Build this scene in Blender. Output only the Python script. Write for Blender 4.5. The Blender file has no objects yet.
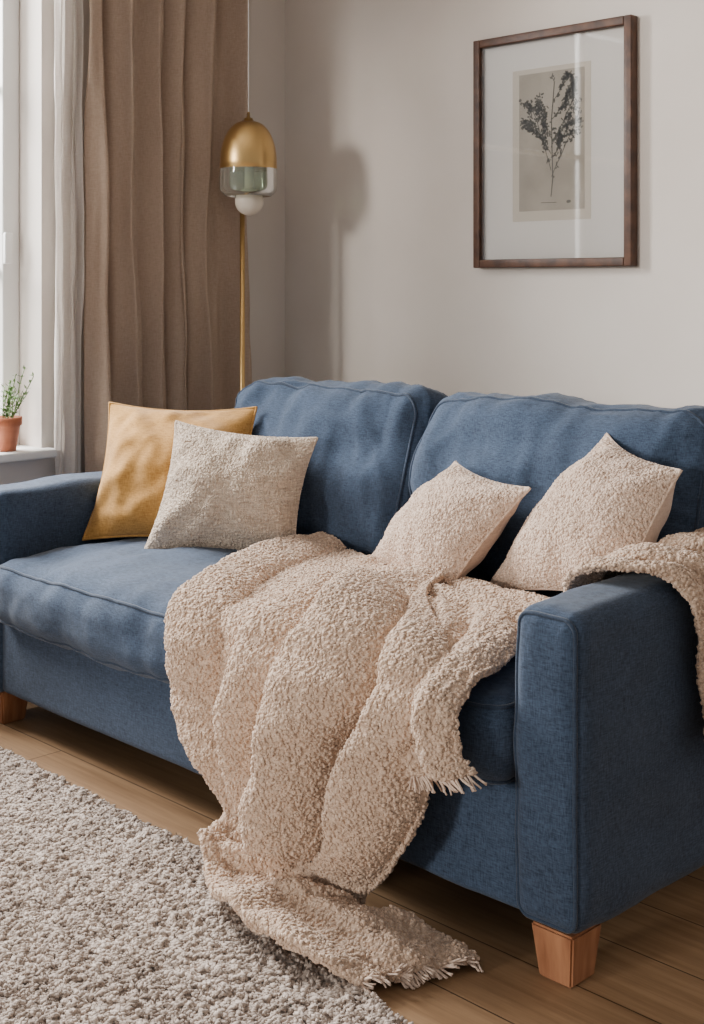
import bpy, bmesh, math, random
import numpy as np
from mathutils import Vector, noise, Matrix
random.seed(3); rng=np.random.default_rng(5)
scene=bpy.context.scene

# ------------------------------------------------------------ materials
def srgb(r,g,b):
    f=lambda c:(c/255/12.92) if c/255<=0.04045 else ((c/255+0.055)/1.055)**2.4
    return (f(r),f(g),f(b),1)
class M:
    def __init__(s,name,rough=0.8,col=(.5,.5,.5,1),sheen=0,metal=0,spec=0.3):
        s.m=bpy.data.materials.new(name); s.m.use_nodes=True
        s.nt=s.m.node_tree; s.n=s.nt.nodes; s.l=s.nt.links
        s.p=s.n['Principled BSDF']; s.p.inputs['Base Color'].default_value=col
        s.p.inputs['Roughness'].default_value=rough; s.p.inputs['Metallic'].default_value=metal
        s.p.inputs['Specular IOR Level'].default_value=spec
        if sheen:
            s.p.inputs['Sheen Weight'].default_value=sheen; s.p.inputs['Sheen Roughness'].default_value=.5
        s.tc=s.n.new('ShaderNodeTexCoord')
    def coords(s,scale=(1,1,1),rot=(0,0,0)):
        mp=s.n.new('ShaderNodeMapping'); mp.inputs['Scale'].default_value=scale; mp.inputs['Rotation'].default_value=rot
        s.l.new(s.tc.outputs['Object'],mp.inputs['Vector']); return mp.outputs[0]
    def noise(s,scale,detail=3,vec=None,rough=.5):
        t=s.n.new('ShaderNodeTexNoise'); t.inputs['Scale'].default_value=scale; t.inputs['Detail'].default_value=detail
        t.inputs['Roughness'].default_value=rough
        s.l.new(vec if vec else s.tc.outputs['Object'],t.inputs['Vector']); return t.outputs['Fac']
    def ramp(s,fac,stops):
        r=s.n.new('ShaderNodeValToRGB'); el=r.color_ramp.elements
        while len(el)<len(stops): el.new(.5)
        for e,(p,c) in zip(el,stops): e.position=p; e.color=c
        s.l.new(fac,r.inputs[0]); return r.outputs[0]
    def math(s,op,a,b):
        t=s.n.new('ShaderNodeMath'); t.operation=op
        for i,x in enumerate((a,b)):
            if isinstance(x,(int,float)): t.inputs[i].default_value=x
            else: s.l.new(x,t.inputs[i])
        return t.outputs[0]
    def mix(s,fac,a,b,mode='MIX'):
        t=s.n.new('ShaderNodeMix'); t.data_type='RGBA'; t.blend_type=mode
        if isinstance(fac,(int,float)): t.inputs[0].default_value=fac
        else: s.l.new(fac,t.inputs[0])
        for i,x in ((6,a),(7,b)):
            if isinstance(x,tuple): t.inputs[i].default_value=x
            else: s.l.new(x,t.inputs[i])
        return t.outputs[2]
    def base(s,c): s.l.new(c,s.p.inputs['Base Color'])
    def bump(s,h,strength=.3,dist=.002):
        b=s.n.new('ShaderNodeBump'); b.inputs['Strength'].default_value=strength; b.inputs['Distance'].default_value=dist
        s.l.new(h,b.inputs['Height']); s.l.new(b.outputs[0],s.p.inputs['Normal'])

def fabric(name,c1,c2,weave=450,sheen=.2,bs=.5,blotch=8):
    m=M(name,.9,sheen=sheen,spec=.15)
    a=m.noise(1,2,m.coords((weave,weave,weave*.16)))
    b=m.noise(1,2,m.coords((weave*.16,weave*.16,weave)))
    w=m.math('MULTIPLY',m.math('ADD',a,b),.5)
    big=m.noise(blotch,3)
    f=m.math('ADD',m.math('MULTIPLY',w,.85),m.math('MULTIPLY',big,.15))
    m.base(m.ramp(f,[(.34,c1),(.66,c2)])); m.bump(w,bs,.002); return m.m

MAT={}
MAT['sofa']=fabric('blue_fabric',srgb(36,47,63),srgb(69,85,108),480,sheen=.12,bs=.4)
MAT['pipe']=fabric('blue_piping',srgb(35,45,60),srgb(56,70,90),480)
MAT['mustard']=fabric('mustard_linen',srgb(154,110,54),srgb(198,152,86),380)
MAT['beige']=fabric('oatmeal_linen',srgb(166,146,128),srgb(226,210,192),240,bs=1)
MAT['plainback']=fabric('cushion_back_linen',srgb(180,156,140),srgb(208,188,174),380)
def boucle(name,dark,light):
    m=M(name,.95,sheen=.3,spec=.1)
    n=m.noise(120,3); n2=m.noise(420,2)
    f=m.math('ADD',m.math('MULTIPLY',n,.6),m.math('MULTIPLY',n2,.4))
    m.base(m.ramp(f,[(.36,dark),(.62,light)])); m.bump(n2,.4,.002); return m.m
MAT['boucle']=boucle('blanket_boucle',srgb(176,150,129),srgb(216,192,171))
MAT['boucle2']=boucle('cushion_boucle',srgb(180,155,137),srgb(219,197,179))
MAT['fringe']=fabric('fringe_yarn',srgb(200,176,158),srgb(230,210,194),500)

def wallmat():
    m=M('wall_paint',.85,spec=.2); n=m.noise(3,4); f=m.noise(180,4)
    m.base(m.ramp(n,[(.3,srgb(213,205,197)),(.7,srgb(219,212,205))])); m.bump(f,.12,.001); return m.m
MAT['wall']=wallmat()
MAT['white']=M('white_paint',.45,srgb(236,236,234)).m
MAT['ceil']=M('ceiling_paint',.9,srgb(235,233,230)).m
def woodfloor():
    m=M('floorboards',.5,spec=.3)
    br=m.n.new('ShaderNodeTexBrick'); m.l.new(m.tc.outputs['Object'],br.inputs['Vector'])
    br.inputs['Scale'].default_value=1; br.inputs['Brick Width'].default_value=1.9; br.inputs['Row Height'].default_value=.165
    br.inputs['Mortar Size'].default_value=.0018; br.inputs['Mortar Smooth'].default_value=.3
    br.inputs['Color1'].default_value=srgb(152,122,92); br.inputs['Color2'].default_value=srgb(166,136,104); br.inputs['Mortar'].default_value=srgb(74,54,36)
    g=m.noise(1,6,m.coords((2.5,45,1)),.65); k=m.noise(1,3,m.coords((1.2,7,1)))
    gc=m.ramp(g,[(.3,(.58,.52,.47,1)),(.62,(1,1,1,1))]); kc=m.ramp(k,[(.3,(.76,.72,.68,1)),(.7,(1.06,1.04,1.02,1))])
    c=m.mix(.85,br.outputs['Color'],gc,'MULTIPLY'); c=m.mix(.9,c,kc,'MULTIPLY'); m.base(c)
    m.bump(m.math('SUBTRACT',m.math('MULTIPLY',g,.3),br.outputs['Fac']),.35,.002); return m.m
MAT['floor']=woodfloor()
def wood(name,c1,c2,vec=(3,3,40),rough=.45):
    m=M(name,rough,spec=.4); g=m.noise(1,5,m.coords(vec)); m.base(m.ramp(g,[(.3,c1),(.7,c2)])); m.bump(g,.15,.001); return m.m
MAT['leg']=wood('oak_leg',srgb(136,88,60),srgb(172,122,88),(60,60,5))
MAT['frame']=wood('walnut_frame',srgb(60,38,28),srgb(96,64,46),(25,25,25))
MAT['brass']=M('brushed_brass',.34,srgb(206,172,116),metal=1).m
def curtainmat(name,c1,c2,trans):
    m=M(name,.95,spec=.1); w=m.noise(1,2,m.coords((260,260,60))); w2=m.noise(1,2,m.coords((60,60,260)))
    f=m.math('MULTIPLY',m.math('ADD',w,w2),.5)
    col=m.ramp(f,[(.3,c1),(.7,c2)]); m.base(col); m.bump(f,.2,.001)
    tr=m.n.new('ShaderNodeBsdfTranslucent'); m.l.new(col,tr.inputs[0])
    mx=m.n.new('ShaderNodeMixShader'); mx.inputs[0].default_value=trans
    m.l.new(m.p.outputs[0],mx.inputs[1]); m.l.new(tr.outputs[0],mx.inputs[2])
    m.l.new(mx.outputs[0],m.n['Material Output'].inputs[0]); return m.m
MAT['curtain']=curtainmat('curtain_linen',srgb(182,160,142),srgb(200,180,162),.25)
MAT['sheer']=curtainmat('sheer_linen',srgb(236,230,224),srgb(246,242,238),.5)
def rugmat():
    m=M('rug_wool',.95,sheen=.2,spec=.1); n=m.noise(14,4); n2=m.noise(120,2)
    f=m.math('ADD',m.math('MULTIPLY',n,.4),m.math('MULTIPLY',n2,.6))
    m.base(m.ramp(f,[(.36,srgb(144,129,118)),(.62,srgb(203,189,178))])); return m.m
MAT['rug']=rugmat()
def glassmat(name,tint=(1,1,1,1),milky=0,const=None):
    m=bpy.data.materials.new(name); m.use_nodes=True; nt=m.node_tree; n=nt.nodes; n.remove(n['Principled BSDF'])
    t=n.new('ShaderNodeBsdfTransparent'); t.inputs[0].default_value=tint
    g=n.new('ShaderNodeBsdfGlossy'); g.inputs['Roughness'].default_value=.03
    mx=n.new('ShaderNodeMixShader')
    if const is None:
        fr=n.new('ShaderNodeFresnel'); fr.inputs[0].default_value=1.5; nt.links.new(fr.outputs[0],mx.inputs[0])
    else: mx.inputs[0].default_value=const
    nt.links.new(t.outputs[0],mx.inputs[1]); nt.links.new(g.outputs[0],mx.inputs[2])
    out=mx.outputs[0]
    if milky:
        d=n.new('ShaderNodeBsdfDiffuse'); d.inputs[0].default_value=tint
        m2=n.new('ShaderNodeMixShader'); m2.inputs[0].default_value=milky
        nt.links.new(out,m2.inputs[1]); nt.links.new(d.outputs[0],m2.inputs[2]); out=m2.outputs[0]
    nt.links.new(out,n['Material Output'].inputs[0]); return m
MAT['glass']=glassmat('clear_glass')
MAT['pane']=glassmat('window_glass',const=.03)
MAT['shade_glass']=glassmat('pale_green_glass',(.80,.86,.78,1),milky=.12)
MAT['bulb']=M('opal_bulb',.25,srgb(222,212,198)).m
MAT['mat']=M('mat_board',.9,srgb(244,241,237)).m
MAT['paper']=M('aged_paper',.9,srgb(222,214,201)).m
def printm():
    m=M('print_paper',.9); n=m.noise(9,5); m.base(m.ramp(n,[(.3,srgb(172,164,151)),(.7,srgb(192,184,171))])); return m.m
MAT['print']=printm()
MAT['ink']=M('botanical_ink',.9,srgb(116,114,106)).m
MAT['terra']=fabric('terracotta',srgb(168,98,68),srgb(196,124,92),60)
MAT['soil']=M('soil',.95,srgb(60,44,34)).m
MAT['leaf']=M('plant_leaf',.6,srgb(96,124,70)).m

# ------------------------------------------------------------ mesh helpers
def link(ob): scene.collection.objects.link(ob); return ob
def mesh_obj(name,verts,faces,mats,smooth=True,mi=None):
    me=bpy.data.meshes.new(name); me.from_pydata([tuple(v) for v in verts],[],faces)
    for m in (mats if isinstance(mats,list) else [mats]): me.materials.append(m)
    if smooth: me.polygons.foreach_set('use_smooth',[True]*len(me.polygons))
    if mi is not None: me.polygons.foreach_set('material_index',mi)
    me.update(); return link(bpy.data.objects.new(name,me))
def tri_obj(name,V,T,mat,smooth=False):
    me=bpy.data.meshes.new(name); n=len(T)
    me.vertices.add(len(V)); me.vertices.foreach_set('co',V.astype(np.float32).ravel())
    me.loops.add(n*3); me.loops.foreach_set('vertex_index',T.astype(np.int32).ravel())
    me.polygons.add(n); me.polygons.foreach_set('loop_start',np.arange(0,n*3,3,dtype=np.int32))
    me.update(calc_edges=True); me.validate()
    if smooth: me.polygons.foreach_set('use_smooth',[True]*n)
    me.materials.append(mat); return link(bpy.data.objects.new(name,me))
def fibers(name,P,N,mat,length=.01,width=.0012,spread=.6,curl=.8):
    n=len(P); r=rng.normal(size=(n,3)); d=N+spread*r; d/=np.linalg.norm(d,axis=1)[:,None]
    r2=rng.normal(size=(n,3)); d2=d+curl*r2; d2/=np.linalg.norm(d2,axis=1)[:,None]
    s=np.cross(d,rng.normal(size=(n,3))); s/=np.linalg.norm(s,axis=1)[:,None]+1e-9
    L=(length*(.6+.8*rng.random(n)))[:,None]; w=width
    b=P-N*.001; m=b+d*L*.55; t=m+d2*L*.5
    V=np.stack([b-s*w/2,b+s*w/2,m-s*w/2,m+s*w/2,t],1).reshape(-1,3)
    o=(np.arange(n)*5)[:,None]
    T=np.concatenate([o+[0,1,3],o+[0,3,2],o+[2,3,4]],1).reshape(-1,3)
    return tri_obj(name,V,T,mat)
_ph=(1+5**.5)/2
ICO=np.array([(-1,_ph,0),(1,_ph,0),(-1,-_ph,0),(1,-_ph,0),(0,-1,_ph),(0,1,_ph),(0,-1,-_ph),(0,1,-_ph),(_ph,0,-1),(_ph,0,1),(-_ph,0,-1),(-_ph,0,1)])/math.sqrt(1+_ph*_ph)
ICOF=np.array([(0,11,5),(0,5,1),(0,1,7),(0,7,10),(0,10,11),(1,5,9),(5,11,4),(11,10,2),(10,7,6),(7,1,8),(3,9,4),(3,4,2),(3,2,6),(3,6,8),(3,8,9),(4,9,5),(2,4,11),(6,2,10),(8,6,7),(9,8,1)])
def nub_cloud(name,P,N,mat,r=.0038,irr=.22):
    """boucle loops: small irregular yarn knots sitting on the cloth"""
    n=len(P); a=rng.normal(size=(n,3)); a-=N*(a*N).sum(1)[:,None]; a/=np.linalg.norm(a,axis=1)[:,None]+1e-9; b=np.cross(N,a)
    R=(r*(.65+.7*rng.random(n)))[:,None]; sa=(1.0+.6*rng.random(n))[:,None]
    loc=ICO[None,:,:]*(1+irr*rng.normal(size=(n,12,1)))
    C=P+N*(r*.2)*rng.normal(size=(n,1))
    V=C[:,None,:]+loc[:,:,0:1]*(a*R*sa)[:,None,:]+loc[:,:,1:2]*(b*R)[:,None,:]+loc[:,:,2:3]*(N*R*.8)[:,None,:]
    T=(ICOF[None]+(np.arange(n)*12)[:,None,None]).reshape(-1,3)
    return tri_obj(name,V.reshape(-1,3),T,mat,True)
def sample_surface(ob,density=None,count=None):
    bpy.context.view_layer.update()
    dg=bpy.context.evaluated_depsgraph_get(); e=ob.evaluated_get(dg); me=e.to_mesh(); me.calc_loop_triangles()
    n=len(me.vertices); co=np.empty(n*3,np.float32); me.vertices.foreach_get('co',co); co=co.reshape(-1,3)
    nt=len(me.loop_triangles); t=np.empty(nt*3,np.int32); me.loop_triangles.foreach_get('vertices',t); t=t.reshape(-1,3)
    e.to_mesh_clear()
    a,b,c=co[t[:,0]],co[t[:,1]],co[t[:,2]]; nn=np.cross(b-a,c-a); ar=np.linalg.norm(nn,axis=1)
    if density: count=int(ar.sum()/2*density)
    idx=rng.choice(nt,count,p=ar/ar.sum()); u=rng.random(count); v=rng.random(count); f=u+v>1; u[f]=1-u[f]; v[f]=1-v[f]
    P=a[idx]+(b-a)[idx]*u[:,None]+(c-a)[idx]*v[:,None]; N=nn[idx]/(ar[idx][:,None]+1e-12)
    return P.astype(float),N.astype(float)
def box(name,lo,hi,mat,bev=0,seg=3):
    lo=Vector(lo);hi=Vector(hi); bm=bmesh.new(); bmesh.ops.create_cube(bm,size=1)
    for v in bm.verts: v.co=Vector([(lo[i]+hi[i])/2+v.co[i]*(hi[i]-lo[i]) for i in range(3)])
    if bev: bmesh.ops.bevel(bm,geom=bm.edges[:],offset=bev,segments=seg,profile=.5,affect='EDGES')
    me=bpy.data.meshes.new(name); bm.to_mesh(me); bm.free()
    if mat: me.materials.append(mat)
    if bev: me.polygons.foreach_set('use_smooth',[True]*len(me.polygons))
    return link(bpy.data.objects.new(name,me))
def tube_data(path,r,seg=8,closed=False):
    P=[Vector(p) for p in path]; n=len(P); V=[];F=[]; prev=None
    for i in range(n):
        if closed: t=P[(i+1)%n]-P[i-1]
        else: t=P[min(i+1,n-1)]-P[max(i-1,0)]
        t=t.normalized() if t.length>1e-9 else Vector((0,0,1))
        if prev is None: a=t.orthogonal().normalized()
        else:
            a=prev-t*prev.dot(t); a=a.normalized() if a.length>1e-6 else t.orthogonal().normalized()
        prev=a; b=t.cross(a); rr=r(i/(n-1)) if callable(r) else r
        for k in range(seg):
            th=2*math.pi*k/seg; V.append(P[i]+(a*math.cos(th)+b*math.sin(th))*rr)
    m=n if closed else n-1
    for i in range(m):
        j=(i+1)%n
        for k in range(seg): F.append((i*seg+k,i*seg+(k+1)%seg,j*seg+(k+1)%seg,j*seg+k))
    if not closed: F.append(tuple(range(seg))[::-1]); F.append(tuple((n-1)*seg+k for k in range(seg)))
    return V,F
def merge(parts):
    V=[];F=[]
    for v,f in parts:
        o=len(V); V+=list(v); F+=[tuple(i+o for i in q) for q in f]
    return V,F
def tube(name,path,r,mat,seg=8,closed=False):
    V,F=tube_data(path,r,seg,closed); return mesh_obj(name,V,F,mat)
def lathe(name,prof,mat,seg=48,loc=(0,0,0)):
    V=[];F=[]
    for r,z in prof:
        for k in range(seg):
            a=2*math.pi*k/seg; V.append((loc[0]+r*math.cos(a),loc[1]+r*math.sin(a),loc[2]+z))
    for i in range(len(prof)-1):
        for k in range(seg): F.append((i*seg+k,i*seg+(k+1)%seg,(i+1)*seg+(k+1)%seg,(i+1)*seg+k))
    return mesh_obj(name,V,F,mat)
def group(name,objs):
    e=link(bpy.data.objects.new(name,None)); e.empty_display_size=.1
    for o in objs: o.parent=e
    return e
def add_disp(ob,size,strength,kind='CLOUDS',mid=.5,depth=2):
    t=bpy.data.textures.new(ob.name+'_t',kind)
    t.noise_scale=size
    if kind=='CLOUDS': t.noise_depth=depth
    m=ob.modifiers.new('d','DISPLACE'); m.texture=t; m.texture_coords='LOCAL'; m.strength=strength; m.mid_level=mid
def catmull(P,t):
    P=np.asarray(P,float); n=len(P); t=np.clip(np.asarray(t,float),0,n-1-1e-9); i=t.astype(int); f=(t-i)
    g=lambda k:P[np.clip(k,0,n-1)]
    p0,p1,p2,p3=g(i-1),g(i),g(i+1),g(i+2)
    if P.ndim>1: f=f.reshape((-1,)+(1,)*(P.ndim-1))
    return .5*((2*p1)+(-p0+p2)*f+(2*p0-5*p1+4*p2-p3)*f**2+(-p0+3*p1-3*p2+p3)*f**3)

# soft cushion: rounded, crowned block
def soft_map(p,c,h,r,crown,wr,rot=0,piv=None):
    q=[max(-(h[i]-r),min(h[i]-r,p[i])) for i in range(3)]
    d=Vector([p[i]-q[i] for i in range(3)]); 
    if d.length>1e-9: d=d.normalized()*r
    v=Vector(q)+d; n=[v[i]/h[i] for i in range(3)]
    bx=(1-n[0]**2);by=(1-n[1]**2);bz=(1-n[2]**2)
    bx,by,bz=[max(0,b) for b in (bx,by,bz)]
    v=Vector((v.x+crown[0]*n[0]*(by*bz)**.7, v.y+crown[1]*n[1]*(bx*bz)**.7, v.z+crown[2]*n[2]*(bx*by)**.6))
    w=Vector(c)+v
    if wr:
        a=noise.noise(Vector((w.x*5,w.y*5,w.z*9))); b=noise.noise(Vector((w.x*16+3,w.y*8,w.z*8)))
        rid=(1-abs(noise.noise(Vector((w.x*7+9,w.y*7+2,w.z*7)))*2))
        rid2=(1-abs(noise.noise(Vector((w.x*13+1,w.y*10+2,w.z*5)))*2.4))
        w=w+Vector(d if d.length>1e-9 else (0,0,1)).normalized()*(wr*(a+.35*b)+wr*.45*max(0,rid-.6)+wr*.35*max(0,rid2-.7))
    if rot:
        pv=Vector(piv); w=pv+Matrix.Rotation(rot,3,'X')@(w-pv)
    return w
def soft_box(name,lo,hi,r,crown,wr,mat,n=34,rot=0,piv=None,rims=(),pr=.0055):
    c=[(lo[i]+hi[i])/2 for i in range(3)]; h=[(hi[i]-lo[i])/2 for i in range(3)]
    bm=bmesh.new(); bmesh.ops.create_cube(bm,size=2); bmesh.ops.subdivide_edges(bm,edges=bm.edges[:],cuts=n,use_grid_fill=True)
    for v in bm.verts:
        p=[math.sin(v.co[i]*math.pi/2)*.55+v.co[i]*.45 for i in range(3)]
        v.co=soft_map([p[i]*h[i] for i in range(3)],c,h,r,crown,wr,rot,piv)
    me=bpy.data.meshes.new(name); bm.to_mesh(me); bm.free(); me.materials.append(mat)
    me.polygons.foreach_set('use_smooth',[True]*len(me.polygons)); ob=link(bpy.data.objects.new(name,me)); out=[ob]
    k=r*.293
    for ax,sg in rims:
        a,b=[i for i in range(3) if i!=ax]; path=[]
        def pt(x,y):
            p=[0,0,0]; p[a]=x;p[b]=y;p[ax]=sg*h[ax]; return p
        A,B=h[a]-k*.2,h[b]-k*.2; pts=[]
        cr=r*1.0
        for (cx,cy,a0) in ((A-cr,B-cr,0),(-(A-cr),B-cr,90),(-(A-cr),-(B-cr),180),(A-cr,-(B-cr),270)):
            for j in range(7):
                t=math.radians(a0+j*15); pts.append((cx+cr*math.cos(t),cy+cr*math.sin(t)))
        dense=[]
        for i in range(len(pts)):
            p,q=pts[i],pts[(i+1)%len(pts)]; L=math.hypot(q[0]-p[0],q[1]-p[1]); m=max(1,int(L/.015))
            for j in range(m): dense.append((p[0]+(q[0]-p[0])*j/m,p[1]+(q[1]-p[1])*j/m))
        path=[soft_map(pt(x,y),c,h,r,crown,wr,rot,piv) for x,y in dense]
        out.append(tube(name+'_piping',path,pr,MAT['pipe'],8,True))
    return out

# ------------------------------------------------------------ blanket shapes
def sheet_grid(rows,ridges,nu,nv,wob=.012,seed=0,lean=.0,zmin=None,smooth=2,pool=None):
    nr=len(rows); tv=np.linspace(0,nr-1,nv)
    L=catmull([r[0] for r in rows],tv); R=catmull([r[1] for r in rows],tv)
    N=catmull([r[2] for r in rows],tv); N/=np.linalg.norm(N,axis=1)[:,None]
    A=catmull([r[3] for r in rows],tv)
    u=np.linspace(0,1,nu); V=np.zeros((nv,nu,3)); val=lambda q,t: q if not isinstance(q,(list,tuple)) else catmull(np.array(q,float),[t])[0]
    H=np.zeros((nv,nu)); SH=np.zeros((nv,nu))
    for j in range(nv):
        t=tv[j]; F=np.zeros(nu)
        for q,(cs,am,w) in enumerate(ridges):
            c=val(cs,t)+.022*noise.noise(Vector((t*1.1,q*3.1,seed))); a=val(am,t)*(1+.3*noise.noise(Vector((t*.9,q*5.7,seed+4)))); ww=val(w,t)*(1+.25*noise.noise(Vector((t*.8,q*2.7,seed+8))))
            d=(u-c)/ww; h=a*np.clip(1-np.abs(d)**2.2,0,1)**.75
            F+=np.maximum(h,0)**4; SH[j]+=-lean*ww*np.clip(1-d*d,0,1)*h/max(a,1e-6)
        F=F**.25
        W=np.array([noise.noise(Vector((x*5+seed,t*.9,seed*1.7)))+.7*noise.noise(Vector((x*8+t*1.2,t*2.6,3+seed)))+.35*noise.noise(Vector((x*16-t,t*5,9+seed))) for x in u])
        H[j]=F*A[j]+wob*W
        if pool:
            wgt=max(0,1-((t-pool[0])/pool[1])**2); H[j]+=wgt*pool[2]*np.maximum(0,np.sin(t*pool[3]+u*3.5+.8*W))
    for _ in range(smooth):
        H[1:-1,1:-1]=.5*H[1:-1,1:-1]+.125*(H[:-2,1:-1]+H[2:,1:-1]+H[1:-1,:-2]+H[1:-1,2:])
        SH[1:-1]=.5*SH[1:-1]+.25*(SH[:-2]+SH[2:])
    for j in range(nv): V[j]=L[j]+(R[j]-L[j])*(u+SH[j])[:,None]+N[j]*H[j][:,None]
    if zmin is not None: V[:,:,2]=np.maximum(V[:,:,2],zmin)
    return V
def upsample(V,nv,nu):
    A=catmull(V,np.linspace(0,V.shape[0]-1,nv)); B=catmull(np.swapaxes(A,0,1),np.linspace(0,V.shape[1]-1,nu)); return np.swapaxes(B,0,1)
def grid_faces(nv,nu): return [(j*nu+i,j*nu+i+1,(j+1)*nu+i+1,(j+1)*nu+i) for j in range(nv-1) for i in range(nu-1)]
def pushout(X,boxes,floor=.012,thick=.008):
    for lo,hi,r in boxes:
        lo_=np.array(lo);hi_=np.array(hi); c=(lo_+hi_)/2; h=(hi_-lo_)/2-r
        rel=X-c; q=np.abs(rel)-h; o=np.maximum(q,0); on=np.linalg.norm(o,axis=2)
        ins=np.minimum(q.max(axis=2),0); d=on+ins-r; m=(d<thick)
        g=np.where(on[...,None]>1e-7,o/(on[...,None]+1e-12),(q==q.max(axis=2,keepdims=True)).astype(float))*np.sign(rel)
        X[m]+=(g*(thick-d)[...,None])[m]
    X[:,:,2]=np.maximum(X[:,:,2],floor); return X
U=(0,0,1);FN=(0,-1,0)
rows=[((-2.44,2.36,.50),(-1.86,2.25,.50),U,.6),
      ((-2.39,2.08,.495),(-1.76,2.02,.495),U,.8),
      ((-2.25,1.82,.495),(-1.56,1.82,.495),(0,-.35,.9),.85),
      ((-2.20,1.715,.43),(-1.48,1.715,.44),(0,-.9,.4),.85),
      ((-2.16,1.71,.31),(-1.52,1.71,.33),FN,1),
      ((-2.08,1.71,.22),(-1.55,1.71,.22),FN,1),
      ((-1.99,1.71,.13),(-1.61,1.71,.13),FN,.95),
      ((-2.00,1.67,.06),(-1.67,1.71,.05),(0,-.7,.7),.8),
      ((-1.92,1.565,.025),(-1.66,1.69,.02),(0,-.2,1),.8),
      ((-1.74,1.505,.02),(-1.58,1.73,.02),U,.9),
      ((-1.57,1.515,.02),(-1.49,1.75,.02),U,.8),
      ((-1.51,1.545,.014),(-1.43,1.755,.014),U,.4)]
ridges=[([.03,.04,.06,.06,.06,.06,.07,.08,.12,.14,.14,.14],[.04,.045,.05,.055,.06,.06,.055,.05,.05,.055,.045,.03],[.08,.09,.10,.09,.09,.09,.11,.13,.17,.2,.2,.2]),
        ([.76,.58,.44,.38,.33,.28,.25,.24,.4,.45,.45,.45],[.03,.04,.055,.065,.075,.075,.065,.05,.03,.03,.025,.02],[.08,.08,.08,.08,.09,.10,.12,.15,.2,.2,.2,.2]),
        ([.92,.80,.70,.64,.62,.56,.52,.52,.65,.7,.7,.7],[.05,.07,.09,.115,.14,.14,.115,.07,.04,.05,.04,.03],[.10,.11,.12,.115,.11,.12,.15,.18,.2,.2,.22,.22]),
        ([1.05,.98,.94,.92,.91,.87,.83,.80,.90,.92,.92,.92],[.05,.05,.06,.07,.09,.09,.07,.05,.03,.03,.02,.02],[.12,.09,.09,.08,.09,.11,.14,.17,.15,.15,.15,.15])]
BX=[((-3.2,1.728,.20),(-1.3,2.9,.486),.045),((-3.2,1.775,.08),(-1.3,2.9,.4),.01)]
C1=pushout(sheet_grid(rows,ridges,150,280,.012,2,.9,.012,2,pool=(7.8,1.8,.028,5.2)),BX)

# ------------------------------------------------------------ room
WX,WY=-3.6,3.25
box('floor',(-3.8,-2.6,-.1),(1.8,3.45,0),MAT['floor'])
box('ceiling',(-3.8,.25,2.6),(1.8,3.45,2.7),MAT['ceil'])
box('wall_back',(-3.8,WY,0),(1.8,WY+.2,2.6),MAT['wall'])
Y0,Y1,Z0,Z1=-2.3,2.22,.64,2.48
def wallleft():
    P=[]
    def b(lo,hi):
        P.append(box('seg',lo,hi,MAT['wall']))
    b((-3.85,-2.6,0),(WX,Y0,2.6)); b((-3.85,Y1,0),(WX,WY,2.6))
    b((-3.85,Y0,0),(WX,Y1,Z0)); b((-3.85,Y0,Z1),(WX,Y1,2.6))
    bpy.ops.object.select_all(action='DESELECT')
    for o in P: o.select_set(True)
    bpy.context.view_layer.objects.active=P[0]; bpy.ops.object.join(); P[0].name='wall_left'
wallleft()
box('baseboard_back',(WX+.02,WY-.018,0),(1.8,WY,.12),MAT['white'],.004)
box('baseboard_left',(WX,-2.6,0),(WX+.018,WY-.02,.12),MAT['white'],.004)
def window(nm,a,c,ncas):
    P=[];X=-3.8
    def b(n,lo,hi): P.append(box(n,lo,hi,MAT['white'],.005))
    f=.06
    b('jamb_1',(X,a,Z0),(X+.07,a+f,Z1)); b('jamb_2',(X,c-f,Z0),(X+.07,c,Z1)); b('head',(X,a+f,Z1-f),(X+.07,c-f,Z1)); b('foot',(X,a+f,Z0),(X+.07,c-f,Z0+f))
    for k in range(1,ncas):
        m=a+(c-a)*k/ncas; b('mullion_%d'%k,(X+.02,m-.025,Z0+f),(X+.05,m+.025,Z1-f))
    for i,z in enumerate((1.22,1.80)):
        b('bar_%d'%i,(X+.024,a+f,z-.011),(X+.046,c-f,z+.011))
    b('latch',(X+.07,c-f-.0,1.24),(X+.085,c-f+.03,1.34))
    P.append(box('pane',(X+.033,a+f,Z0+f),(X+.036,c-f,Z1-f),MAT['pane']))
    return group(nm,P)
window('window_1',Y0,Y1,4)
box('window_sill',(-3.73,Y0-.05,Z0-.005),(-3.54,Y1+.03,Z0+.022),MAT['white'],.006)

# curtains
def curtain(name,ya,yb,x,zt,zb,nf,amp,mat,seed):
    V=[];F=[];nu=int(nf*24);nv=70
    for j in range(nv+1):
        t=j/nv; z=zt+(zb-zt)*t
        for i in range(nu+1):
            s=i/nu; ph=2*math.pi*nf*(s+.03*math.sin(2*t+seed)+.12*noise.noise(Vector((s*3,t*1.1,seed))))
            a=amp*(.6+1.0*abs(noise.noise(Vector((s*5,t*.8,seed+5)))))
            y=ya+(yb-ya)*s+.012*math.sin(2*ph)*(1-abs(2*s-1))
            V.append((x+a*math.sin(ph)+.25*a*math.sin(2.3*ph+1+2*t)+.018*noise.noise(Vector((s*9,t*6,seed)))+.007*noise.noise(Vector((s*22,t*14,seed))),y,z))
    for j in range(nv):
        for i in range(nu): a=j*(nu+1)+i; F.append((a,a+1,a+nu+2,a+nu+1))
    ob=mesh_obj(name,V,F,mat); m=ob.modifiers.new('s','SOLIDIFY'); m.thickness=.002; return ob
curtain('curtain',2.335,3.01,-3.53,2.50,.02,5.4,.044,MAT['curtain'],2.3)
curtain('sheer_curtain',2.235,2.328,-3.545,2.50,.02,2,.018,MAT['sheer'],7.7)
rod=tube('rod',[(-3.53,-1.6,2.52),(-3.53,3.08,2.52)],.012,MAT['brass'],12)
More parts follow.
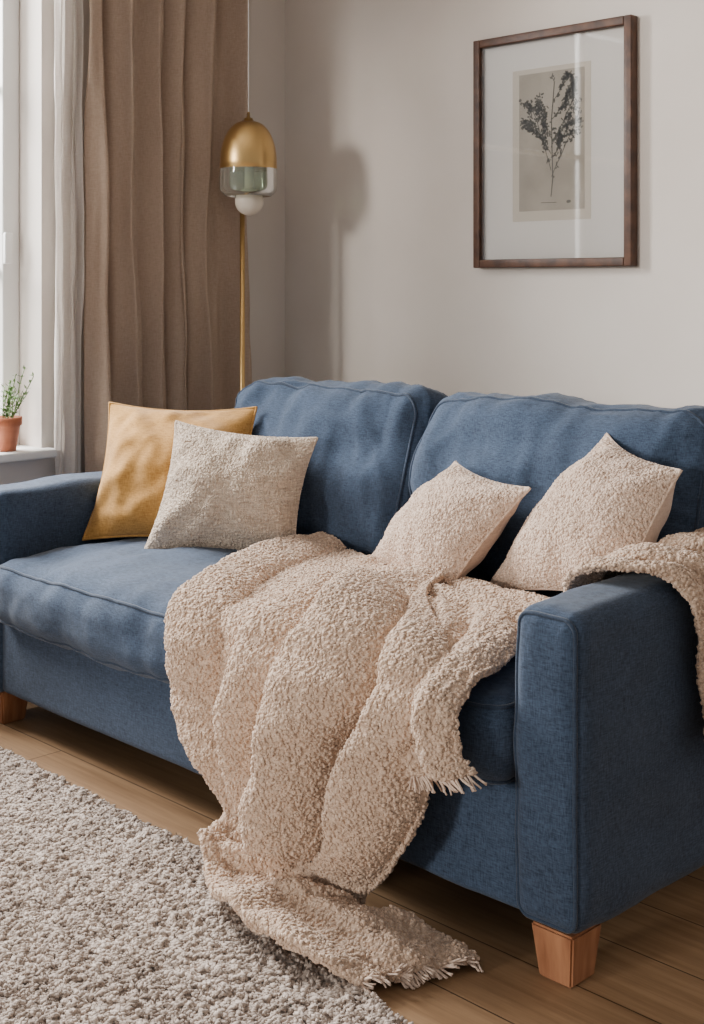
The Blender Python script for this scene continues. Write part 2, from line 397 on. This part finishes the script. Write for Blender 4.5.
group('curtain_rod',[rod]+[box('bracket_%d'%i,(-3.6,y-.01,2.51),(-3.53,y+.01,2.53),MAT['brass'],.002) for i,y in enumerate((-1.5,.6,2.15))])

# ------------------------------------------------------------ sofa
SX0,SX1=-3.25,-1.257; AI0,AI1=-3.10,-1.394; FY,BY=1.78,2.80
S=[]
S+=soft_box('base_frame',(AI0-.02,FY+.015,.09),(AI1+.02,BY-.02,.31),.02,(0,.006,0),.003,MAT['sofa'],30)
for nm,a,b in (('arm_a',SX0,AI0),('arm_b',AI1,SX1)):
    S+=soft_box(nm,(a,FY,.088),(b,BY,.624),.032,(.007,.006,.010),.007,MAT['sofa'],40,rims=((1,-1),),pr=.0042)
S+=soft_box('back_frame',(AI0,2.60,.2),(AI1,BY,.74),.04,(0,.0,.01),.003,MAT['sofa'],24)
mid=(AI0+AI1)/2
S+=soft_box('seat_cushion_a',(AI0+.003,FY-.03,.290),(mid-.002,2.60,.447),.055,(.0,.028,.045),.015,MAT['sofa'],56,rims=((2,1),(2,-1)),pr=.0042)
S+=soft_box('seat_cushion_b',(mid+.002,FY-.03,.30),(AI1-.003,2.60,.452),.05,(.0,.018,.035),.010,MAT['sofa'],50,rims=((2,1),(2,-1)),pr=.0042)
for nm,a,b in (('back_cushion_a',AI0+.14,mid+.006),('back_cushion_b',mid+.012,AI1-.015)):
    S+=soft_box(nm,(a,2.365,.455),(b,2.565,.897),.07,(.014,.06,.020),.028,MAT['sofa'],64,rot=math.radians(-17),piv=(0,2.46,.45),rims=((1,-1),(1,1)),pr=.0042)
def leg(nm,cx,cy):
    bm=bmesh.new(); bmesh.ops.create_cube(bm,size=1)
    for v in bm.verts:
        w=.034 if v.co.z<0 else .044
        v.co=Vector((cx+math.copysign(w,v.co.x),cy+math.copysign(w,v.co.y),0 if v.co.z<0 else .092))
    bmesh.ops.bevel(bm,geom=bm.edges[:],offset=.004,segments=2,affect='EDGES')
    me=bpy.data.meshes.new(nm); bm.to_mesh(me); bm.free(); me.materials.append(MAT['leg']); return link(bpy.data.objects.new(nm,me))
S+=[leg('leg_1',-3.16,FY+.065),leg('leg_2',-1.315,FY+.050),leg('leg_3',-3.16,BY-.1),leg('leg_4',-1.325,BY-.1)]
group('sofa',S)

# ------------------------------------------------------------ pillows
def pillow(name,TL,TR,BR,BL,T,mats,bouc=0,n=70,wr=.006,seed=0,piping=None,pinch=.10,pw=.7):
    TL,TR,BR,BL=map(Vector,(TL,TR,BR,BL)); N=((TR-TL+BR-BL).cross(TL-BL+TR-BR)).normalized()
    def P(s,t,side):
        s2=s*(1-pinch*(1-t*t)*abs(s)**2); t2=t*(1-pinch*(1-s*s)*abs(t)**2)
        a=(s2+1)/2;b=(t2+1)/2
        p=BL*(1-a)*(1-b)+BR*a*(1-b)+TR*a*b+TL*(1-a)*b
        e=max(0,(1-abs(s)**2.2))*max(0,(1-abs(t)**2.2)); h=T*e**pw
        w=wr*(noise.noise(p*9+Vector((seed,0,0)))*1.3+.8*noise.noise(p*22+Vector((seed,0,0))))*min(1,e*4)
        ang=math.atan2(t,s); cr=math.sin(ang*9+seed+3*noise.noise(p*6))*wr*.8*(s*s+t*t)*min(1,e*3)
        return p+N*side*(h+w+cr)
    V=[];F=[];mi=[]
    f=lambda i:(lambda x: math.sin(x*math.pi/2)*.5+x*.5)(-1+2*i/n)
    for side in (1,-1):
        o=len(V)
        for j in range(n+1):
            for i in range(n+1): V.append(P(f(i),f(j),side))
        for j in range(n):
            for i in range(n):
                a=o+j*(n+1)+i; q=(a,a+1,a+n+2,a+n+1); F.append(q if side==1 else q[::-1]); mi.append(0 if side==1 else min(1,len(mats)-1))
    ob=mesh_obj('cover',V,F,mats,True,mi)
    bm=bmesh.new(); bm.from_mesh(ob.data); bmesh.ops.remove_doubles(bm,verts=bm.verts,dist=.0004); bm.to_mesh(ob.data); bm.free()
    parts=[ob]
    rim=[(f(i),-1) for i in range(n)]+[(1,f(i)) for i in range(n)]+[(f(n-i),1) for i in range(n)]+[(-1,f(n-i)) for i in range(n)]
    parts.append(tube('seam',[P(s,t,1) for s,t in rim],.0035,piping or mats[0],6,True))
    if bouc:
        Pp,Nn=sample_surface(ob,density=bouc[0]*2)
        Nv=np.array(N); k=(Nn@Nv)>(-.02 if len(mats)>1 else -2); parts.append(nub_cloud('boucle_loops',Pp[k],Nn[k],mats[0],bouc[1]))
    return group(name,parts)
pillow('throw_pillow',(-3.20,2.20,.83),(-2.80,2.42,.828),(-2.66,2.28,.475),(-3.08,2.03,.47),.10,[MAT['mustard']],seed=1,wr=.012)
pillow('throw_pillow',(-2.87,2.19,.80),(-2.489,2.36,.772),(-2.465,2.26,.475),(-2.81,2.04,.475),.10,[MAT['beige']],seed=5,wr=.010,bouc=(60000,.0026))
pillow('throw_pillow',(-2.033,2.38,.750),(-1.72,2.26,.735),(-1.88,2.16,.485),(-2.25,2.31,.50),.085,[MAT['boucle2'],MAT['plainback']],bouc=(60000,.0028),seed=8)
pillow('throw_pillow',(-1.638,2.43,.845),(-1.389,2.32,.80),(-1.41,2.15,.57),(-1.87,2.28,.48),.095,[MAT['boucle2'],MAT['plainback']],bouc=(60000,.0028),seed=3)

# ------------------------------------------------------------ blankets
def finish(name,V,nv,nu,thick=.010,dens=46000):
    D=upsample(V,nv,nu); ob=mesh_obj(name,D.reshape(-1,3),grid_faces(nv,nu),MAT['boucle'])
    m=ob.modifiers.new('s','SOLIDIFY'); m.thickness=thick; m.offset=0
    add_disp(ob,.012,.003,'CLOUDS',.5,1)
    P,N=sample_surface(ob,density=dens)
    return ob,nub_cloud(name+'_loops',P,N,MAT['boucle'],.0031)
def fringe(name,V,step,length=.035,r=.0022):
    pts=V[-1][::step]; dirs=V[-1][::step]-V[-3][::step]; parts=[]
    for p,d in zip(pts,dirs):
        p=Vector(p); d=Vector(d).normalized()
        for k in range(2):
            path=[p-d*.006]; q=p.copy(); dd=(d+Vector([random.uniform(-.25,.25) for _ in range(3)])).normalized()
            for s in range(5):
                q=q+dd*length*random.uniform(.8,1.1)/5; dd=(dd+Vector([random.uniform(-.2,.2) for _ in range(3)])).normalized(); 
                q.z=max(q.z,.004); path.append(q.copy())
            parts.append(tube_data(path,lambda t:r*(1-.3*t),5))
    V,F=merge(parts); return mesh_obj(name,V,F,MAT['fringe'])
b1=finish('drape',C1,300,190); f1=fringe('fringe_1',C1,3,.026)
rows2=[((-1.84,2.08,.50),(-1.56,2.02,.50),U,.7),((-1.66,1.88,.497),(-1.47,1.88,.495),(0,-.2,1),.8),((-1.61,1.715,.45),(-1.445,1.715,.45),(0,-.8,.5),.9),
       ((-1.575,1.70,.37),(-1.425,1.70,.38),FN,1),((-1.54,1.70,.325),(-1.405,1.70,.355),FN,1)]
G2=pushout(sheet_grid(rows2,[([.2,.2,.22,.25,.28],.03,.2),([.72,.72,.74,.74,.75],.045,.28)],80,120,.007,9,.2),BX)
b2=finish('drape_end',G2,120,60); f2=fringe('fringe_2',G2,2,.034)
rows3=[((-2.05,2.26,.50),(-2.0,2.02,.50),U,1),((-1.8,2.24,.50),(-1.80,1.96,.495),U,1),((-1.6,2.22,.50),(-1.6,1.95,.49),U,1),((-1.425,2.2,.495),(-1.43,1.96,.49),U,1)]
G3=pushout(sheet_grid(rows3,[([.15,.2,.25,.2],.03,.14),([.5,.55,.5,.5],.035,.17),([.88,.85,.9,.85],.03,.14)],80,120,.008,4,.2),BX)
b3=finish('seat_part',G3,110,70)
group('throw_blanket',[*b1,*b2,*b3,f1,f2])
rows4=[((-1.44,2.06,.50),(-1.44,2.55,.50),(-1,0,.1),.4),((-1.425,2.00,.60),(-1.425,2.56,.60),(-1,0,.4),.6),((-1.385,1.975,.644),(-1.385,2.56,.644),(-.3,0,1),.8),((-1.32,2.00,.646),(-1.32,2.56,.646),U,1),
       ((-1.262,2.05,.636),(-1.262,2.56,.636),(.4,0,1),1),((-1.234,2.085,.58),(-1.234,2.57,.58),(1,0,.2),1),((-1.230,2.10,.46),(-1.230,2.58,.46),(1,0,0),1),((-1.230,2.12,.35),(-1.230,2.60,.35),(1,0,0),1)]
G4=sheet_grid(rows4,[([.06]*8,.022,.09),([.28,.28,.27,.25,.25,.28,.30,.30],.028,.12),([.55]*8,.03,.12),([.82]*8,.026,.12)],100,110,.004,6,.2)
b4=finish('drape',G4,140,120); f4=fringe('fringe_1',G4,2,.04)
group('throw_blanket',[*b4,f4])

# ------------------------------------------------------------ rug
def edgeY(X): return np.interp(X,[-3.5,-2.9,-2.07,-1.67,-1.43,-.6],[1.70,1.69,1.675,1.575,1.515,1.40])
def rug():
    nx,ny=560,420; xs=np.linspace(-3.35,-.7,nx); V=np.zeros((ny,nx,3)); t=np.linspace(0,1,ny)
    e=edgeY(xs)+np.array([.006*noise.noise(Vector((x*14,0,0))) for x in xs])
    Yb=-.3
    for j in range(ny):
        V[j,:,0]=xs; V[j,:,1]=Yb+(e-Yb)*t[j]**.6
    flat=V.reshape(-1,3); z=np.empty(len(flat))
    for k,(x,y,_) in enumerate(flat):
        z[k]=.012+.009*noise.noise(Vector((x*55,y*55,0)))+.004*noise.noise(Vector((x*110,y*110,5)))+.004*noise.noise(Vector((x*9,y*9,1)))
    z=z.reshape(ny,nx); z[-1,:]=.001; z[0,:]=.001; z[:,0]=.001; z[:,-1]=.001; z[-2,:]*=.7
    V[:,:,2]=np.maximum(z,.001)
    ob=mesh_obj('pile',V.reshape(-1,3),grid_faces(ny,nx),MAT['rug'])
    def pts(n,y0):
        x=rng.uniform(-3.34,-.9,n); y=rng.uniform(y0,1.72,n); k=y<edgeY(x)+.004; x=x[k];y=y[k]
        zz=.012+.009*np.array([noise.noise(Vector((a*55,b*55,0))) for a,b in zip(x,y)])+np.array([.004*noise.noise(Vector((a*9,b*9,1))) for a,b in zip(x,y)])
        P=np.stack([x,y,np.maximum(zz,.002)],1)
        lean=np.array([(noise.noise(Vector((a*40,b*40,9))),noise.noise(Vector((a*40,b*40,19))),0) for a,b in zip(x,y)])
        N=np.array([[0,0,1.]])+lean*1.2; N/=np.linalg.norm(N,axis=1)[:,None]; return P,N
    P,N=pts(130000,.45); P[:,2]+=.003; nb=nub_cloud('pile_loops',P,N,MAT['rug'],.0038,.25)
    P,N=pts(120000,.45); fb=fibers('pile_fibres',P,N,MAT['rug'],.011,.0024,.5,1.5)
    group('shag_rug',[ob,fb,nb])
rug()

# ------------------------------------------------------------ lamp
lx,ly=-3.345,2.855
L=[]
L.append(lathe('base',[(0,0),(.085,0),(.088,.006),(.085,.016),(.02,.022),(0,.022)],MAT['brass'],48,(lx,ly+.01,0)))
L.append(tube('pole',[(lx-.032,ly,.02),(lx-.032,ly,1.44)],.0085,MAT['brass'],16))
sp=[(.0,1.752),(.004,1.752),(.006,1.734),(.014,1.732),(.018,1.720)]
for i in range(15):
    t=i/14*math.pi/2; sp.append((.020+.075*math.sin(t),1.585+.135*math.cos(t)))
sp+=[(.096,1.562),(.094,1.560),(.094,1.585),(.06,1.66),(.0,1.70)]
L.append(lathe('dome_shade',sp,MAT['brass'],64,(lx,ly,0)))
L.append(lathe('glass_collar',[(.0955,1.563),(.0965,1.505),(.094,1.488),(.075,1.470),(.073,1.470),(.091,1.489),(.0935,1.505),(.093,1.563)],MAT['shade_glass'],64,(lx,ly,0)))
bp=[(0,1.405)]+[(.048*math.sin(i/16*math.pi),1.453-.048*math.cos(i/16*math.pi)) for i in range(1,15)]+[(.016,1.50),(.016,1.60)]
L.append(lathe('bulb',bp,MAT['bulb'],40,(lx+.004,ly,0)))
L.append(tube('finial_cord',[(lx,ly,1.74),(lx,ly,2.6)],.0016,MAT['white'],8))
group('floor_lamp',L)

# ------------------------------------------------------------ picture
px0,px1,pz0,pz1=-2.671,-2.085,1.227,1.948; fw=.026; y1=WY-.002;y0=WY-.036
PF=[box('frame_left',(px0,y0,pz0),(px0+fw,y1,pz1),MAT['frame'],.003),box('frame_right',(px1-fw,y0,pz0),(px1,y1,pz1),MAT['frame'],.003),
    box('frame_top',(px0+fw,y0,pz1-fw),(px1-fw,y1,pz1),MAT['frame'],.003),box('frame_bottom',(px0+fw,y0,pz0),(px1-fw,y1,pz0+fw),MAT['frame'],.003),
    box('mat_board',(px0+fw,y1-.008,pz0+fw),(px1-fw,y1,pz1-fw),MAT['mat']),
    box('paper',(-2.531,y1-.0095,1.369),(-2.240,y1-.008,1.837),MAT['paper']),
    box('print',(-2.505,y1-.0105,1.400),(-2.262,y1-.0095,1.822),MAT['print']),
    box('glass',(px0+fw,y0+.008,pz0+fw),(px1-fw,y0+.010,pz1-fw),MAT['glass'])]
V=[];F=[]
yy=y1-.0112; PC=(-2.383,1.611)
def strip(p,q,w):
    d=Vector((q[0]-p[0],q[1]-p[1])); 
    if d.length<1e-6: return
    n=Vector((-d.y,d.x)).normalized()*w; o=len(V)
    for a,s in ((p,-1),(q,-1),(q,1),(p,1)): V.append((PC[0]+a[0]+n.x*s,yy,PC[1]+a[1]+n.y*s))
    F.append((o,o+1,o+2,o+3))
def leaf2(c,ang,l,w):
    o=len(V)
    for k in range(8):
        t=2*math.pi*k/8; a=math.cos(t)*l;b=math.sin(t)*w
        V.append((PC[0]+c[0]+a*math.cos(ang)-b*math.sin(ang),yy,PC[1]+c[1]+a*math.sin(ang)+b*math.cos(ang)))
    F.append(tuple(range(o,o+8)))
def branch(p,ang,l,depth):
    q=p
    for s in range(6):
        a=ang+random.uniform(-.12,.12); r=(q[0]+math.cos(a)*l/6,q[1]+math.sin(a)*l/6)
        if not(-.112<r[0]<.112 and r[1]<.2): break
        strip(q,r,.0006+.0007*depth); q=r
        if depth>0 and s>=1:
            branch(q,ang+random.choice((-1,1))*random.uniform(.35,.8),l*random.uniform(.3,.42),depth-1)
        for _ in range(4 if depth<2 else 1): leaf2((q[0]+random.uniform(-.008,.008),q[1]+random.uniform(-.007,.007)),random.uniform(0,6.28),random.uniform(.003,.0072),random.uniform(.0016,.0034))
random.seed(21)
branch((.0,-.17),math.radians(88),.35,2); branch((.0,-.09),math.radians(112),.2,1); branch((.002,-.11),math.radians(64),.22,1); branch((.0,-.04),math.radians(125),.14,1); branch((.0,-.02),math.radians(60),.18,1)
leaf2((.065,-.187),.1,.009,.005); strip((-.038,-.187),(.02,-.188),.001)
PF.append(mesh_obj('botanical_drawing',V,F,MAT['ink'],False))
group('framed_picture',PF)

# ------------------------------------------------------------ plant
ox,oy,oz=-3.615,2.10,Z0+.022
PL=[lathe('pot',[(0,0),(.034,0),(.047,.078),(.052,.080),(.053,.104),(.047,.104),(.045,.085),(0,.085)],MAT['terra'],40,(ox,oy,oz)),
    lathe('soil',[(0,.092),(.046,.090)],MAT['soil'],30,(ox,oy,oz))]
parts=[];random.seed(11)
for k in range(20):
    a=random.uniform(0,6.28); ln=random.uniform(.07,.17); p=Vector((ox+.02*math.cos(a),oy+.02*math.sin(a),oz+.088)); d=Vector((.35*math.cos(a),.35*math.sin(a),1)).normalized(); path=[p]
    for s in range(7):
        p=p+d*ln/7; d=(d+Vector([random.uniform(-.18,.18),random.uniform(-.18,.18),0])).normalized(); path.append(p.copy())
        for q in range(3):
            e=Vector([random.uniform(-1,1),random.uniform(-1,1),random.uniform(.1,.9)]).normalized(); tip=p+e*random.uniform(.012,.022); md=(p+tip)/2
            sd=e.cross(Vector((0,0,1))).normalized()*.0036
            parts.append(([p,md+sd,tip,md-sd,md+Vector((0,0,.001))],[(0,1,4),(1,2,4),(2,3,4),(3,0,4)]))
    parts.append(tube_data(path,lambda t:.0014,5))
V,F=merge(parts); PL.append(mesh_obj('foliage',V,F,MAT['leaf']))
group('potted_plant',PL)

# ------------------------------------------------------------ lighting
w=bpy.data.worlds.new('sky'); scene.world=w; w.use_nodes=True
bg=w.node_tree.nodes['Background']; bg.inputs[0].default_value=(1,.97,.94,1); bg.inputs[1].default_value=.44
def area(name,loc,rot,sx,sy,pw,col=(1,1,1)):
    l=bpy.data.lights.new(name,'AREA'); l.shape='RECTANGLE'; l.size=sx; l.size_y=sy; l.energy=pw; l.color=col
    o=link(bpy.data.objects.new(name,l)); o.location=loc; o.rotation_euler=rot; return o
# soft skylight outside the window (kept clear of the low sun's path)
area('daylight_window_1',(-4.9,1.6,2.4),(0,math.radians(-68),0),1.6,2.0,600,(1,.985,.965))
sun=bpy.data.lights.new('hazy_sun','SUN'); sun.energy=1.9; sun.angle=math.radians(9); sun.color=(1,.94,.87)
so=link(bpy.data.objects.new('hazy_sun',sun)); so.rotation_euler=Vector((.083,.395,-.06)).to_track_quat('-Z','Y').to_euler()

cam=bpy.data.cameras.new('camera'); co=link(bpy.data.objects.new('camera',cam)); co.location=(0,0,1.17); co.rotation_euler=(math.radians(90),0,math.radians(45))
cam.sensor_width=36; cam.lens=46.05; cam.shift_y=-226/1024; cam.clip_start=.05
scene.camera=co
